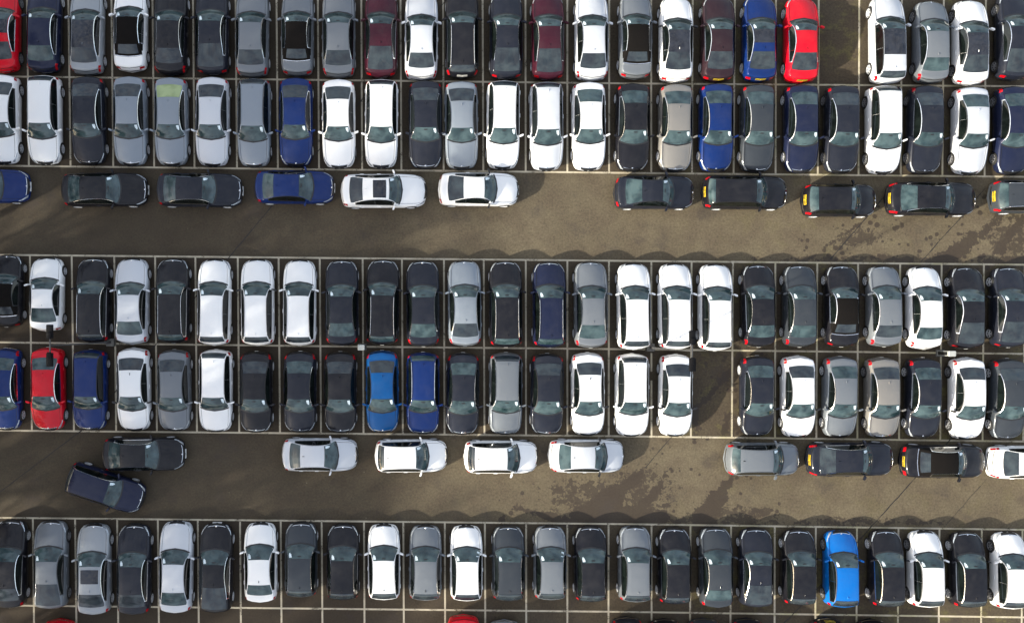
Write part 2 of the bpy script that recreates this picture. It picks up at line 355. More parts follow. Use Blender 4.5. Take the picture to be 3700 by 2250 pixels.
class Shape:
    def __init__(s, kind):
        p = SPEC[kind]; s.kind = kind; s.__dict__.update(p)
        L = s.L; c, a, b, d = [x * L for x in (s.c, s.a, s.b, s.d)]; s.c, s.a, s.b, s.d = c, a, b, d
        hr, hb = s.hr, s.hb; cw = 0.97 if hr < 1.55 else 1.06; s.cw = cw
        s.low = kind in ('estate', 'hatch', 'suv')
        front = [(0, .47), (.04, .56), (.12, .655), (.30, cw - .23), (c * .62, cw - .09), (c, cw)]
        end = [(L - .065, .74), (L - .02, .62), (L, .50)]
        tail = ([(L - .10, hb - .09)] if s.low or kind == 'liftback' else [((d + L) / 2 - .04, hb - .005), (L - .15, hb - .03), (L - .10, hb - .12)]) + end
        s.zt = pchip(front + [(c + (a - c) * .5, cw + (hr - cw) * .56), (a, hr - .075), (a + .35, hr - .02), ((a + b) / 2, hr), (b - .3, hr - .035), (b, hr - .085),
                              (d, hb + (.03 if s.low else .02))] + tail)
        s.zd = pchip(front + [((c + d) / 2, cw + .02), (d, hb)] + tail)
        W = s.W
        s.w = pchip([(0, W * .74), (.10, W * .85), (.30, W * .935), (.65, W * .985), (1.1, W), (L - .9, W), (L - .45, W * .975), (L - .18, W * .93), (L - .05, W * .87), (L, W * .80)])
        s.B = pchip([(0, .30), (.5, .27), (c, .27), (a, .08), ((a + b) / 2, 0), (b, -.05), (d, -.14), (L, -.27)])
        s.wcf = pchip([(0, W * .64), (.12, W * .74), (.40, W * .86), (c, W * .905), ((a + b) / 2, W * .885), (d - .1, W * .855), (L - .15, W * .80), (L, W * .70)])
        s.hcmax = hr - (cw + .02)
    def sec(s, q):
        w, zt, zd = s.w(q), s.zt(q), s.zd(q); wc = min(s.wcf(q), w * .93); hc = max(0, zt - zd)
        drop = .05; ze = zd - drop * (1 if hc < .05 else max(0, 1 - hc / .2))
        zz = min(1.0, (ze - .18) / (.93 - .18))
        zf = lambda z: .18 + (z - .18) * zz
        bot = .18 + (.10 * max(0, 1 - q / .12) + .14 * max(0, 1 - (s.L - q) / .15))
        fr = min(1, hc / s.hcmax); ztop = zt - .045 * min(1, hc / .2)
        z8 = ze + (ztop - ze) * (1 if hc > .02 else .3); z8 = max(z8, ze + .003)
        x8 = wc - .026 - (wc - .026 - s.wr) * min(1, fr)
        pts = [(0, bot), (w * .86, bot), (w * .965, max(bot + .02, zf(.28))), (w * .995, max(bot + .05, zf(.44))), (w, max(bot + .08, zf(.62))), (w * .968, max(bot + .11, zf(.87))),
               (wc, ze), ((wc + x8) / 2, (ze + z8) / 2 + .004), (x8, z8)]
        dome = .022 * max(0, min(1, (s.c - q) / .3)) * min(1, q / .4)
        for f in (.93, .70, .60, 0): pts.append((x8 * f, z8 + (zt - z8) * (1 - f * f) ** .8 - (dome if f > .65 else 0)))
        return pts
    def P(s, q, v, side=1, off=0.0):
        def raw(q, v):
            pts = s.sec(min(max(q, 0), s.L)); i = min(int(v), 11); u = v - i
            x = pts[i][0] * (1 - u) + pts[i + 1][0] * u; z = pts[i][1] * (1 - u) + pts[i + 1][1] * u
            return Vector((x, s.L / 2 - q - s.B(q) * (x / s.W) ** 2, z))
        p = raw(q, v)
        if off:
            e = .02
            dq = raw(min(q + e, s.L), v) - raw(max(q - e, 0), v); dv_ = raw(q, min(v + e, 12)) - raw(q, max(v - e, 0))
            n = dq.cross(dv_); n = n.normalized() if n.length > 1e-9 else Vector((0, 0, 1))
            if n.z < 0 and v > 6: n = -n
            if v <= 6 and n.x < 0: n = -n
            p = p + n * off
        return Vector((p.x * side, p.y, p.z))

def patch(S, qs, vs, off, sides=(1,), close=False):
    "a curved sheet lying off metres above the body surface; close = across the centre line"
    mb = MB()
    if close:
        rows = []
        for q in qs:
            row = []
            for v in vs: row.append(S.P(q, v, 1, off))
            for v in reversed(vs[:-1] if vs[-1] == 12 else vs): row.append(S.P(q, v, -1, off))
            rows.append(row)
        m = len(rows[0])
        mb.add([p for r in rows for p in r], [(i * m + j, i * m + j + 1, (i + 1) * m + j + 1, (i + 1) * m + j) for i in range(len(rows) - 1) for j in range(m - 1)])
    else:
        for sd_ in sides:
            rows = [[S.P(q, v, sd_, off) for v in vs] for q in qs]; m = len(vs)
            fs = [(i * m + j, i * m + j + 1, (i + 1) * m + j + 1, (i + 1) * m + j) for i in range(len(rows) - 1) for j in range(m - 1)]
            mb.add([p for r in rows for p in r], fs if sd_ > 0 else [f[::-1] for f in fs])
    return mb
def patch_rows(S, rows, off):
    "closed patch whose rows may start at different v"
    mb = MB(); R_ = []
    for q, v0, n in rows:
        vs = [v0 + (12 - v0) * (i / n) for i in range(n + 1)]
        R_.append([S.P(q, v, 1, off) for v in vs] + [S.P(q, v, -1, off) for v in reversed(vs[:-1])])
    m = len(R_[0])
    mb.add([p for r in R_ for p in r], [(i * m + j, i * m + j + 1, (i + 1) * m + j + 1, (i + 1) * m + j) for i in range(len(R_) - 1) for j in range(m - 1)])
    return mb
def lin(a, b, n): return [a + (b - a) * i / n for i in range(n + 1)]

def wheel_meshes(r=.345):
    tb = MB(); w = .115
    tb.lathe([(-w, r * .60), (-w, r * .93), (-w * .75, r), (w * .75, r), (w, r * .93), (w, r * .70), (w - .055, r * .66), (w - .055, 0.001)], 28)
    tyre = tb
    def rim(n, wd):
        rb = MB(); x = w + .002
        rb.lathe([(x - .03, r * .68), (x, r * .70), (x, r * .635), (x - .045, r * .615)], 28)
        rb.lathe([(x - .05, r * .17), (x - .012, r * .17), (x - .006, r * .08), (x - .006, 0.001)], 14)
        for i in range(n):
            for da in (0,):
                a0 = 2 * math.pi * i / n + .3; a1 = a0 + da
                d0 = Vector((0, math.cos(a0), math.sin(a0))); d1 = Vector((0, math.cos(a1), math.sin(a1)))
                p0 = d0 * r * .12; p1 = d1 * r * .645; t_ = Vector((0, -(p1 - p0).normalized().z, (p1 - p0).normalized().y))
                v = []
                for p, ww in ((p0, wd * 1.3), (p1, wd)):
                    for xx in (x - .035, x - .008):
                        for sg in (-1, 1): v.append(Vector((xx, 0, 0)) + p + t_ * ww * sg)
                rb.add(v, [(0, 1, 3, 2), (4, 6, 7, 5), (2, 3, 7, 6), (0, 4, 5, 1), (1, 5, 7, 3), (0, 2, 6, 4)])
        return rb
    return tyre, rim
TY, RIMF = wheel_meshes()
def data_of(mb, name, mats, smooth=True, angle=40):
    return mb.build(name, mats, None, smooth, angle, link=False).data
TYRE_ME = data_of(TY, 'wheel', RUBBER)
RIM_ME = [data_of(RIMF(5, .030), 'rim', ALLOY, False), data_of(RIMF(7, .022), 'rim', ALLOY, False), data_of(RIMF(6, .026), 'rim', DALLOY, False)]

TEMPL = {}
def template(kind):
    if kind in TEMPL: return TEMPL[kind]
    S = Shape(kind); L = S.L; c, a, b, d = S.c, S.a, S.b, S.d
    qs = sorted(set([0, .015, .04, .08, .13, .2, .3, .42] + [round(x, 3) for x in lin(.55, L - .5, int((L - 1.05) / .11))] + [round(x, 3) for x in (c, a, b, d, c + .06, a + .1, b - .1, d - .05)] + [L - .4, L - .3, L - .2, L - .13, L - .08, L - .04, L - .015, L]))
    qs = [q for i, q in enumerate(qs) if i == 0 or q - qs[i - 1] > .012]
    V, F = [], []
    for q in qs:
        p = [S.P(q, v) for v in range(13)]
        V += p + [Vector((-p[j].x, p[j].y, p[j].z)) for j in range(11, 0, -1)]
    N = 24
    for i in range(len(qs) - 1):
        for j in range(N): F.append((i * N + j, (i + 1) * N + j, (i + 1) * N + (j + 1) % N, i * N + (j + 1) % N))
    F.append(tuple(range(N))); F.append(tuple((len(qs) - 1) * N + j for j in range(N - 1, -1, -1)))
    bo = mesh_obj('tmp_body', V, F, [PAINT, DARK])
    bm = bmesh.new(); bm.from_mesh(bo.data); bmesh.ops.recalc_face_normals(bm, faces=bm.faces); bm.to_mesh(bo.data); bm.free()
    axf, axr = L / 2 - S.fa, -L / 2 + S.ra + .0
    cb = MB()
    for y in (axf, axr):
        for sg in (-1, 1):
            x0, x1 = sg * (S.W - .26), sg * (S.W + .2)
            cb.tube((x0, y, .345), (x1, y, .345), .385, .385, 28)
    co = mesh_obj('tmp_cut', cb.v, cb.f, [DARK])
    bm = bmesh.new(); bm.from_mesh(co.data); bmesh.ops.recalc_face_normals(bm, faces=bm.faces); bm.to_mesh(co.data); bm.free()
    md = bo.modifiers.new('b', 'BOOLEAN'); md.operation = 'DIFFERENCE'; md.object = co; md.solver = 'EXACT'; md.material_mode = 'TRANSFER'
    dg = bpy.context.evaluated_depsgraph_get(); dg.update()
    me = bpy.data.meshes.new_from_object(bo.evaluated_get(dg)); bpy.data.objects.remove(bo); bpy.data.objects.remove(co)
    # split the panels
    def panel(cen):
        q = L / 2 - cen.y; q2 = q - S.B(min(max(q, 0), L)) * (cen.x / S.W) ** 2
        w6 = S.sec(min(max(q2, 0), L))
        if cen.z < .5: return 'body'
        if q2 < c - .04 and q2 > .13 and abs(cen.x) < w6[9][0] - .002 and cen.z > w6[6][1] - .01: return 'bonnet'
        if kind == 'convertible':
            if a + .02 < q2 < d - .03 and cen.z > w6[6][1] + .03 and (abs(cen.x) < w6[8][0] or q2 > b - .35): return 'soft_top'
        elif a < q2 < b and abs(cen.x) < w6[8][0] * .99: return 'roof'
        if q2 > d + .01 and not S.low and q2 < L - .04 and abs(cen.x) < w6[9][0] - .002 and cen.z > w6[6][1] - .02: return 'boot_lid'
        return 'body'
    parts = {}
    for pnl in ('body', 'bonnet', 'roof', 'boot_lid', 'soft_top'):
        bm = bmesh.new(); bm.from_mesh(me)
        kill = [f for f in bm.faces if panel(f.calc_center_median()) != pnl]
        if len(kill) == len(bm.faces): bm.free(); continue
        bmesh.ops.delete(bm, geom=kill, context='FACES')
        m2 = bpy.data.meshes.new(pnl); bm.to_mesh(m2); bm.free()
        m2.materials.clear()
        m2.materials.append(FABRIC if pnl == 'soft_top' else PAINT); m2.materials.append(DARK)
        m2.polygons.foreach_set('use_smooth', [True] * len(m2.polygons)); m2.set_sharp_from_angle(angle=R(55))
        parts[pnl] = m2
    T = []                                                     # (name, mesh, location, parent index or None, tags)
    for k, m2 in parts.items(): T.append((k, m2, (0, 0, 0), None, 'paint' if k != 'soft_top' else ''))
    def add(name, mb, mat, flag='', loc=(0, 0, 0), parent=None, smooth=True, angle=35):
        T.append((name, data_of(mb, name, mat, smooth, angle) if isinstance(mb, MB) else mb, loc, parent, flag)); return len(T) - 1
    O = .006
    wi = add('windscreen', patch_rows(S, [(c + .015 + (a + .015 - c) * i / 7, 8.06 + 1.10 * (i / 7) ** 1.4, 10) for i in range(8)], .009), WSG)
    add('cowl', patch(S, [c - .075, c - .03, c + .03], [8.1, 8.6, 9, 10, 11, 12], .007, close=True), BLACK)
    if kind == 'convertible':
        add('rear_window', patch(S, lin(b + .12, d - .16, 4), [9.6, 10.4, 11.2, 12], .008, close=True), REARG)
        add('top_surround', patch(S, [a - .03, a + .03], [8.1, 9, 10, 11, 12], .008, close=True), CHROME, 'chrome')
        add('top_surround', patch(S, [d - .05, d - .015], [7.2, 8, 9, 10, 11, 12], .008, close=True), CHROME, 'chrome')
    else:
        rw = add('rear_window', patch_rows(S, [(b + .01 + (d - .03 - b) * i / 6, 8.95 - .35 * (i / 6) + (.5 if i == 6 else 0), 10) for i in range(7)], .009), REARG)
    # side windows
    f0 = c + .30; r1 = {'saloon': d - .36, 'compact': d - .34, 'liftback': d - .62, 'coupe': d - .45, 'convertible': b + .02, 'estate': d - .22, 'hatch': d - .30, 'suv': d - .25}[kind]
    m_ = f0 + (r1 - f0) * (.52 if kind not in ('coupe', 'convertible') else .72)
    for sd_ in (1, -1):
        add('side_window', patch(S, lin(f0, m_ - .003, 6), [6.14, 6.6, 7.2, 7.86], O, (sd_,)), SIDEG)
        add('side_window', patch(S, lin(m_ + .003, r1, 6), [6.14, 6.6, 7.2, 7.84], O, (sd_,)), SIDEG)
        tb = patch(S, lin(f0 - .1, r1 + .06, 10), [5.86, 6.16], .014, (sd_,))
        t2 = patch(S, lin(f0 - .05, r1 + .06, 12), [7.88, 8.05], .011, (sd_,)); tb.add(t2.v, t2.f)
        t3 = patch(S, lin(r1 + .0, r1 + .06, 1), [6.1, 7, 7.9], .010, (sd_,)); tb.add(t3.v, t3.f)
        add('window_trim', tb, CHROME, 'trim')
        hl = MB(); rows = [[S.P(q, v, sd_, .009) for v in vs] for q, vs in ((.025, (6.0, 7.0, 8.2, 9.6)), (.085, (5.7, 6.0, 8.1, 9.2)), (.17, (5.5, 5.8, 6.0, 8.15)), (.27, (5.35, 5.6, 5.85, 6.1)), (.40, (5.3, 5.45, 5.6, 5.75)))]
        hl.add([p for r in rows for p in r], [(i * 4 + j, i * 4 + j + 1, i * 4 + j + 5, i * 4 + j + 4)[::sd_] for i in range(4) for j in range(3)])
        add('headlight', hl, LAMP)
        if S.low: tl = patch(S, lin(L - .28, L - .05, 4), [4.9, 5.4, 5.8, 6.1], .008, (sd_,))
        elif kind in ('liftback', 'convertible', 'coupe'): tl = patch(S, lin(L - .085, L - .03, 3), [5.0, 5.8, 6.2, 8, 9, 9.5], .008, (sd_,))
        else: tl = patch(S, lin(L - .30, L - .03, 4), [4.9, 5.4, 5.8, 6.2], .008, (sd_,))
        add('tail_light', tl, TAIL)
        # mirror
        mb = MB(); mx_ = sd_ * (S.W + .075); my = L / 2 - (c + .36) - .06
        mb.rbox(min(mx_ - .11 * sd_, mx_ + .11 * sd_), max(mx_ - .11 * sd_, mx_ + .11 * sd_), my - .06, my + .05, S.cw - .02, S.cw + .12, .04, 3, .05)
        mb.box(min(sd_ * (S.W - .10), sd_ * (S.W + .03)), max(sd_ * (S.W - .10), sd_ * (S.W + .03)), my - .03, my + .03, S.cw - .02, S.cw + .02)
        mb.v = [(x, y - abs(x - sd_ * S.W) * .35 if abs(x) > S.W else y, z) for x, y, z in mb.v]
        add('wing_mirror', mb, PAINT, 'mirror')
        for yy in ((m_ - .22), (r1 - .30)) if kind not in ('coupe', 'convertible') else ((m_ - .12),):
            hbx = MB(); q = S.P(yy, 4.6, sd_, .012); hbx.box(q.x - .018, q.x + .018, q.y - .11, q.y + .11, q.z - .014, q.z + .014)
            add('door_handle', hbx, PAINT, 'handle')
        # wheels
        for y in (axf, axr):
            k_ = len(T); T.append(('wheel', TYRE_ME, (sd_ * (S.W - .115 - .012), y, .345), None, 'wheel' if sd_ > 0 else 'wheelL'))
            T.append(('rim', None, (0, 0, 0), k_, 'rim'))
    for sd_ in (1, -1):
        add('panel_gap', patch(S, lin(.22, c - .06, 6), [8.93, 9.07], .004, (sd_,)), DARK)
    if not S.low and kind != 'liftback': add('panel_gap', patch(S, [L - .105, L - .092], [8.3, 9, 10, 11, 12], .003, close=True), DARK)
    # grille, bumper intake, plates, badge
    add('grille', patch(S, [.016, .04, .075, .115], [10.0, 10.5, 11.2, 12], .012, close=True), BLACK)
    gb = patch(S, [.116, .134], [9.8, 10.4, 11.2, 12], .014, close=True)
    add('grille_trim', gb, CHROME, 'chrome')
    bb = MB(); q = S.P(.13, 12); bb.lathe([(q.z + .006, .001), (q.z + .012, .03), (q.z + .004, .042), (q.z - .01, .042)], 14, 'z', (0, L / 2 - .16, .02)); add('badge', bb, CHROME)
    pb = MB(); pb.box(-.26, .26, L / 2 + .004, L / 2 + .02, .38, .49); pb.v = [(x, y - (z - .38) * .3, z) for x, y, z in pb.v]; add('number_plate', pb, BLACK, 'fplate')
    add('number_plate', patch(S, [L - .094, L - .060], [11.3, 12], .014, close=True), PLATEY, 'rplate')
    db = MB()                                                  # characters of the plate, too small to read from the air
    for f in (.04, .14, .24, .33):
        for sd_ in (1, -1): e = patch(S, [L - .086, L - .068], [12 - (f + .06) / .6, 12 - f / .6], .019, (sd_,)); db.add(e.v, e.f)
    T.append(('plate_characters', data_of(db, 'plate_characters', BLACK, False), (0, 0, 0), len(T) - 1, 'rplate'))
    add('rear_tag', patch(S, [L - .035, L - .012], [11.72, 12], .02, close=True), PLATEW, 'rtag')
    rb = patch(S, [L - .022, L - .008], [9.0, 9.5, 10, 11, 12], .010, close=True); add('rear_bumper_trim', rb, CHROME, 'chrome')
    fb = MB(); q = S.P(b - .22, 12)
    fb.add([(-.018, q.y + .10, q.z - .01), (.018, q.y + .10, q.z - .01), (.02, q.y - .08, q.z - .01), (-.02, q.y - .08, q.z - .01), (0, q.y - .05, q.z + .045), (0, q.y - .08, q.z + .04)],
           [(0, 1, 4), (1, 2, 5, 4), (2, 3, 5), (3, 0, 4, 5)])
    if kind != 'convertible': add('roof_antenna', fb, PAINT, 'fin', smooth=False)
    # wipers
    for x_ in (-.35, .28):
        wb = MB(); pts = [S.P(c + .05, 12 - abs(x_) * 4.6, 1 if x_ > 0 else -1, .02), S.P(c + .10, 12 - abs(x_ - .34) * 4.6, 1 if x_ - .34 > 0 else -1, .02)]
        wb.tube(pts[0], pts[1], .010, .008, 5); add('wiper', wb, BLACK)
    # interior mirror seen at the top of the screen and delivery papers behind the screen (left side of the car)
    def quad(qa, qb, va, vb_, side=-1, off=.010): return patch(S, [qa, qb], [va, vb_], off, (side,))
    D = a - c
    st = quad(a - .34 * D, a - .06 * D, 9.2, 10.15, off=.016); s2 = quad(a - .44 * D, a - .30 * D, 9.35, 9.8, off=.016); st.add(s2.v, s2.f); s3 = quad(a - .20 * D, a - .07 * D, 10.1, 10.35, off=.016); st.add(s3.v, s3.f)
    T.append(('paper_sticker', data_of(st, 'paper_sticker', PAPER, False), (0, 0, 0), wi, 'sticker'))
    sh = quad(a - .82 * D, a - .40 * D, 9.0, 9.8, 1, .016)
    T.append(('paper_sheet', data_of(sh, 'paper_sheet', PAPER, False), (0, 0, 0), wi, 'sheet'))
    mi = quad(a - .16 * D, a - .08 * D, 11.75, 12, 1, .016); mi2 = quad(a - .16 * D, a - .08 * D, 11.75, 12, -1, .016); mi.add(mi2.v, mi2.f)
    T.append(('sensor_housing', data_of(mi, 'sensor_housing', BLACK, False), (0, 0, 0), wi, ''))
    if kind != 'convertible':
        for sd_ in (1, -1):
            rl = MB(); pts = [S.P(q, 8.06, sd_, .035) for q in lin(a + .18, b - .08, 10)]
            for p, q in zip(pts, pts[1:]): rl.tube(p, q, .017, .017, 6, False)
            for e_, f_ in ((pts[0], S.P(a + .10, 8.06, sd_, 0)), (pts[-1], S.P(b - .02, 8.06, sd_, 0))): rl.tube(e_, f_, .017, .012, 6)
            add('roof_rail', rl, CHROME, 'rail')
            gt = patch(S, lin(a + .02, b - .03, 8), [8.55, 8.72], .004, (sd_,)); add('roof_gutter', gt, BLACK, 'gutter')
        sr = patch(S, lin(a + .20, a + .95, 6), [9.55, 10.2, 11, 12], .008, close=True); add('sunroof', sr, PANO, 'sun_small')
        sr = patch(S, lin(a + .0, b + .02, 8), [8.75, 9.4, 10.2, 11, 12], .008, close=True); add('sunroof', sr, PANO, 'sun_full')
        sr = patch(S, lin(a + .02, a + .02 + (b - a) * .62, 8), [8.8, 9.4, 10.2, 11, 12], .008, close=True); add('sunroof', sr, PANO, 'sun_front')
    TEMPL[kind] = (S, T)
    return TEMPL[kind]

COL = {'white': (.78, .78, .77, .0), 'silver': (.52, .54, .57, .1), 'black': (.006, .006, .009, .0), 'black2': (.010, .012, .020, .1), 'darkgrey': (.034, .040, .048, .3),
       'grey': (.150, .165, .182, .4), 'greyblue': (.215, .245, .28, .4), 'lightgrey': (.28, .30, .32, .4), 'beige': (.21, .20, .185, .4), 'navy': (.008, .012, .036, .25),
       'blue': (.002, .018, .105, .2), 'brightblue': (.0, .065, .22, .3), 'skyblue': (.0, .13, .46, .25), 'red': (.52, .001, .012, .0), 'maroon': (.040, .005, .013, .3), 'brown': (.024, .010, .014, .3)}
WORD = {'black2': 'black', 'darkgrey': 'dark grey', 'greyblue': 'blue-grey', 'lightgrey': 'light grey', 'beige': 'warm grey', 'navy': 'navy blue', 'brightblue': 'bright blue',
        'skyblue': 'vivid blue', 'brown': 'dark brown', 'silver': 'silver-white', 'blue': 'deep blue', 'maroon': 'dark maroon'}
KINDW = {'saloon': 'saloon', 'compact': 'saloon', 'liftback': 'liftback', 'coupe': 'coupe', 'convertible': 'convertible', 'estate': 'estate', 'hatch': 'hatchback', 'suv': 'SUV'}
OBJN = {'saloon': 'saloon_car', 'compact': 'saloon_car', 'liftback': 'liftback_car', 'coupe': 'coupe_car', 'convertible': 'convertible_car', 'estate': 'estate_car', 'hatch': 'hatchback_car', 'suv': 'suv_car'}

ATTACH = []
def make_car(kind, colour, loc, rotz, length, opts='', label='', group=''):
    S, T = template(kind)
    root = bpy.data.objects.new(OBJN[kind], None); col.objects.link(root); root.empty_display_size = .3
    root.location = (loc[0], loc[1], 0); root.rotation_euler = (0, 0, rotz); root.scale = (1, length / S.L, 1)
    tag(root, label, 'car', group)
    cc = COL[colour]; o = set(opts.split())
    dark = colour in ('black', 'black2', 'navy', 'maroon', 'brown', 'darkgrey')
    rim = RIM_ME[2 if 'darkrim' in o else random.choice((0, 0, 1))]
    made = []
    for name, me, lc, par, fl in T:
        show = True; mat = None
        if fl == 'trim': mat = BLACK if ('blacktrim' in o or colour in ('white', 'silver') and 'chrome' not in o) else CHROME
        elif fl == 'mirror': mat = BLACK if 'blackmirror' in o else PAINT
        elif fl == 'rail': show = 'rails' in o or 'blackrails' in o; mat = BLACK if 'blackrails' in o else CHROME
        elif fl == 'gutter': show = not dark and 'rails' not in o
        elif fl in ('sun_small', 'sun_full', 'sun_front'): show = fl in o
        elif fl == 'sheet': show = 'sheet' in o
        elif fl == 'sticker': show = 'nosticker' not in o
        elif fl == 'rplate':
            show = 'yplate' in o or 'wplate' in o; mat = PLATEW if ('wplate' in o and name == 'number_plate') else None
        elif fl == 'rtag': show = 'rtag' in o
        elif fl == 'fplate': mat = PLATEW if 'fplate' in o else None
        elif fl == 'fin': mat = BLACK if 'blackfin' in o else PAINT
        if not show: made.append(None); continue
        if par is not None and made[par] is None: made.append(None); continue
        ob = bpy.data.objects.new(name, rim if fl == 'rim' else me); col.objects.link(ob)
        ob.parent = made[par] if par is not None else root
        ob.location = lc; ob.color = cc
        if fl == 'wheelL': ob.rotation_euler = (0, 0, math.pi)
        if mat is not None and mat is not me.materials[0]:
            ob.material_slots[0].link = 'OBJECT'; ob.material_slots[0].material = mat
        if name == 'rear_window' and 'greenrear' in o:
            ob.material_slots[0].link = 'OBJECT'; ob.material_slots[0].material = GREENG
        if name == 'rear_window' and 'paleglass' in o:
            ob.material_slots[0].link = 'OBJECT'; ob.material_slots[0].material = WSG
        made.append(ob)
    return root
GREENG = glass('pale_green_rear_glass', (0.20, 0.26, 0.11), (0.32, 0.39, 0.19))

# rows: (roof centre x, top y, bottom y, kind, colour, options) in photograph pixels; None = not known (outside the frame)
ROWS = {}
ROWS['top row'] = ('up', 'cars nose-up in the top row', [
    (-12, None, 257, 'coupe', 'red', 'sun_front darkrim'), (138.7, None, 260, 'saloon', 'navy', 'paleglass'), (296, None, 267, 'saloon', 'lightgrey', 'sun_full chrome'),
    (457, None, 254, 'convertible', 'white', 'chrome'), (604, None, 269, 'saloon', 'black', ''), (756, None, 267, 'liftback', 'black2', ''),
    (902.7, None, 275, 'saloon', 'grey', ''), (1069, None, 271, 'convertible', 'grey', ''), (1220, None, 277, 'saloon', 'grey', ''),
    (1375, None, 277, 'liftback', 'maroon', ''), (1523, None, 286, 'saloon', 'silver', 'chrome'), (1672.5, None, 279, 'estate', 'black', 'rails wplate'),
    (1834, None, 283, 'liftback', 'black2', ''), (1987, None, 286, 'liftback', 'maroon', ''), (2147.6, None, 288, 'saloon', 'silver', ''),
    (2308, None, 281, 'convertible', 'grey', ''), (2457, None, 294, 'coupe', 'white', 'sun_full blackmirror'), (2611, None, 292, 'coupe', 'brown', 'yplate'),
    (2764, None, 292, 'coupe', 'blue', 'sun_front yplate'), (2917, None, 296, 'coupe', 'red', 'chrome yplate'), (3236, None, 300, 'estate', 'silver', 'sun_front'),
    (3394, None, 298, 'compact', 'grey', 'paleglass darkrim'), (3538, None, 304, 'coupe', 'white', 'sun_full darkrim'), (3697, None, 286, 'liftback', 'black2', 'darkrim')])
ROWS['second row'] = ('down', 'cars nose-down in the second row', [
    (-13, 265, 594, 'saloon', 'white', ''), (138.7, 267, 595, 'estate', 'white', ''), (302, 271, 596, 'saloon', 'black2', ''), (455, 271, 599, 'saloon', 'greyblue', ''),
    (606, 274, 600, 'saloon', 'greyblue', 'greenrear'), (757, 273, 602, 'saloon', 'silver', ''), (909, 279, 604, 'estate', 'greyblue', 'blackrails'), (1063, 276, 602, 'saloon', 'blue', ''),
    (1220, 281, 608, 'saloon', 'white', ''), (1376.6, 281, 608, 'estate', 'white', ''), (1538, 286, 610, 'saloon', 'black2', ''), (1670, 288, 612, 'saloon', 'greyblue', ''),
    (1823.5, 286, 612, 'estate', 'white', ''), (1983, 291, 617, 'estate', 'silver', ''), (2137, 291, 617, 'saloon', 'white', 'paleglass'), (2298.6, 296, 619, 'saloon', 'black', 'paleglass'),
    (2456, 299, 621, 'saloon', 'beige', 'paleglass'), (2605, 297, 621, 'saloon', 'blue', 'paleglass'), (2756, 300, 623, 'saloon', 'darkgrey', 'paleglass'), (2917.5, 301, 625, 'saloon', 'navy', 'paleglass'),
    (3066, 304, 626, 'saloon', 'black2', 'darkrim'), (3221.5, 304, 630, 'estate', 'white', 'darkrim'), (3372.5, 304, 628, 'saloon', 'black2', 'darkrim'), (3538, 310, 632, 'saloon', 'silver', 'paleglass darkrim'),
    (3693, 307, 630, 'saloon', 'navy', 'paleglass darkrim')])
ROWS['third row'] = ('up', 'cars nose-up in the third row', [
    (1.4, 920, 1182, 'convertible', 'black', 'blacktrim'), (149, 929.5, 1197, 'coupe', 'white', 'paleglass'), (318, 932, 1240, 'estate', 'black', 'rails'), (461, 932, 1245, 'saloon', 'silver', 'paleglass'),
    (610.6, 933, 1241, 'estate', 'black', 'rails paleglass'), (763, 935, 1249, 'estate', 'white', ''), (921.6, 935, 1250, 'estate', 'white', 'blackrails blackmirror'), (1076, 937, 1250, 'estate', 'white', 'blackrails'),
    (1231.7, 938.6, 1250, 'saloon', 'black2', 'paleglass'), (1381, 937, 1247, 'estate', 'black', 'rails paleglass'), (1529, 941, 1253, 'saloon', 'black2', 'paleglass'), (1682, 940, 1252, 'saloon', 'greyblue', ''),
    (1833, 942, 1256, 'estate', 'black', 'rails paleglass'), (1993, 945, 1257, 'estate', 'navy', 'rails paleglass'), (2145, 944, 1258, 'saloon', 'grey', 'paleglass'), (2304, 949, 1265, 'estate', 'white', ''),
    (2456, 950, 1265, 'estate', 'white', 'blackrails'), (2603.6, 952, 1269, 'estate', 'white', 'blackrails'), (2760, 955, 1255, 'compact', 'black', 'paleglass'), (2912, 957, 1255, 'compact', 'darkgrey', 'paleglass'),
    (3065, 958, 1254, 'convertible', 'black', ''), (3221.5, 959, 1254, 'compact', 'grey', ''), (3369, 961, 1263, 'compact', 'white', 'paleglass'), (3523, 963.5, 1261, 'liftback', 'black', ''), (3678, 964, 1256, 'liftback', 'black2', '')])
ROWS['fourth row'] = ('down', 'cars nose-down in the fourth row', [
    (-5, 1256, 1554, 'compact', 'blue', 'paleglass'), (153, 1254, 1555, 'compact', 'red', 'paleglass chrome'), (306, 1261, 1554, 'estate', 'blue', 'blacktrim'), (468, 1255, 1557, 'compact', 'white', 'blackmirror blackfin'),
    (616.5, 1262, 1557, 'compact', 'grey', 'blacktrim'), (768, 1261, 1560, 'estate', 'white', ''), (917, 1268.6, 1562, 'compact', 'black', 'blacktrim'), (1078, 1268, 1562, 'compact', 'black2', 'paleglass'),
    (1226, 1269, 1563, 'compact', 'black', 'blacktrim'), (1380, 1265, 1563, 'compact', 'brightblue', 'blacktrim'), (1529, 1271, 1568, 'estate', 'blue', 'rails paleglass'), (1675, 1273, 1570, 'compact', 'black2', 'paleglass'),
    (1833, 1272, 1570, 'estate', 'grey', ''), (1984, 1276, 1570, 'compact', 'black2', 'blacktrim'), (2134, 1272, 1574, 'compact', 'white', 'blackmirror blackfin'), (2297, 1276, 1577, 'estate', 'white', ''),
    (2456, 1278, 1577, 'compact', 'white', 'blackmirror'), (2756, 1284, 1576, 'compact', 'black2', 'paleglass'), (2905.5, 1284, 1581, 'compact', 'white', 'blackmirror'), (3060, 1286, 1581, 'compact', 'grey', 'paleglass'),
    (3215, 1290, 1582, 'compact', 'beige', 'darkrim'), (3364.5, 1291, 1583, 'compact', 'black2', 'paleglass'), (3526, 1290, 1588, 'compact', 'white', 'darkrim blackmirror'), (3675, 1294, 1587, 'compact', 'darkgrey', '')])
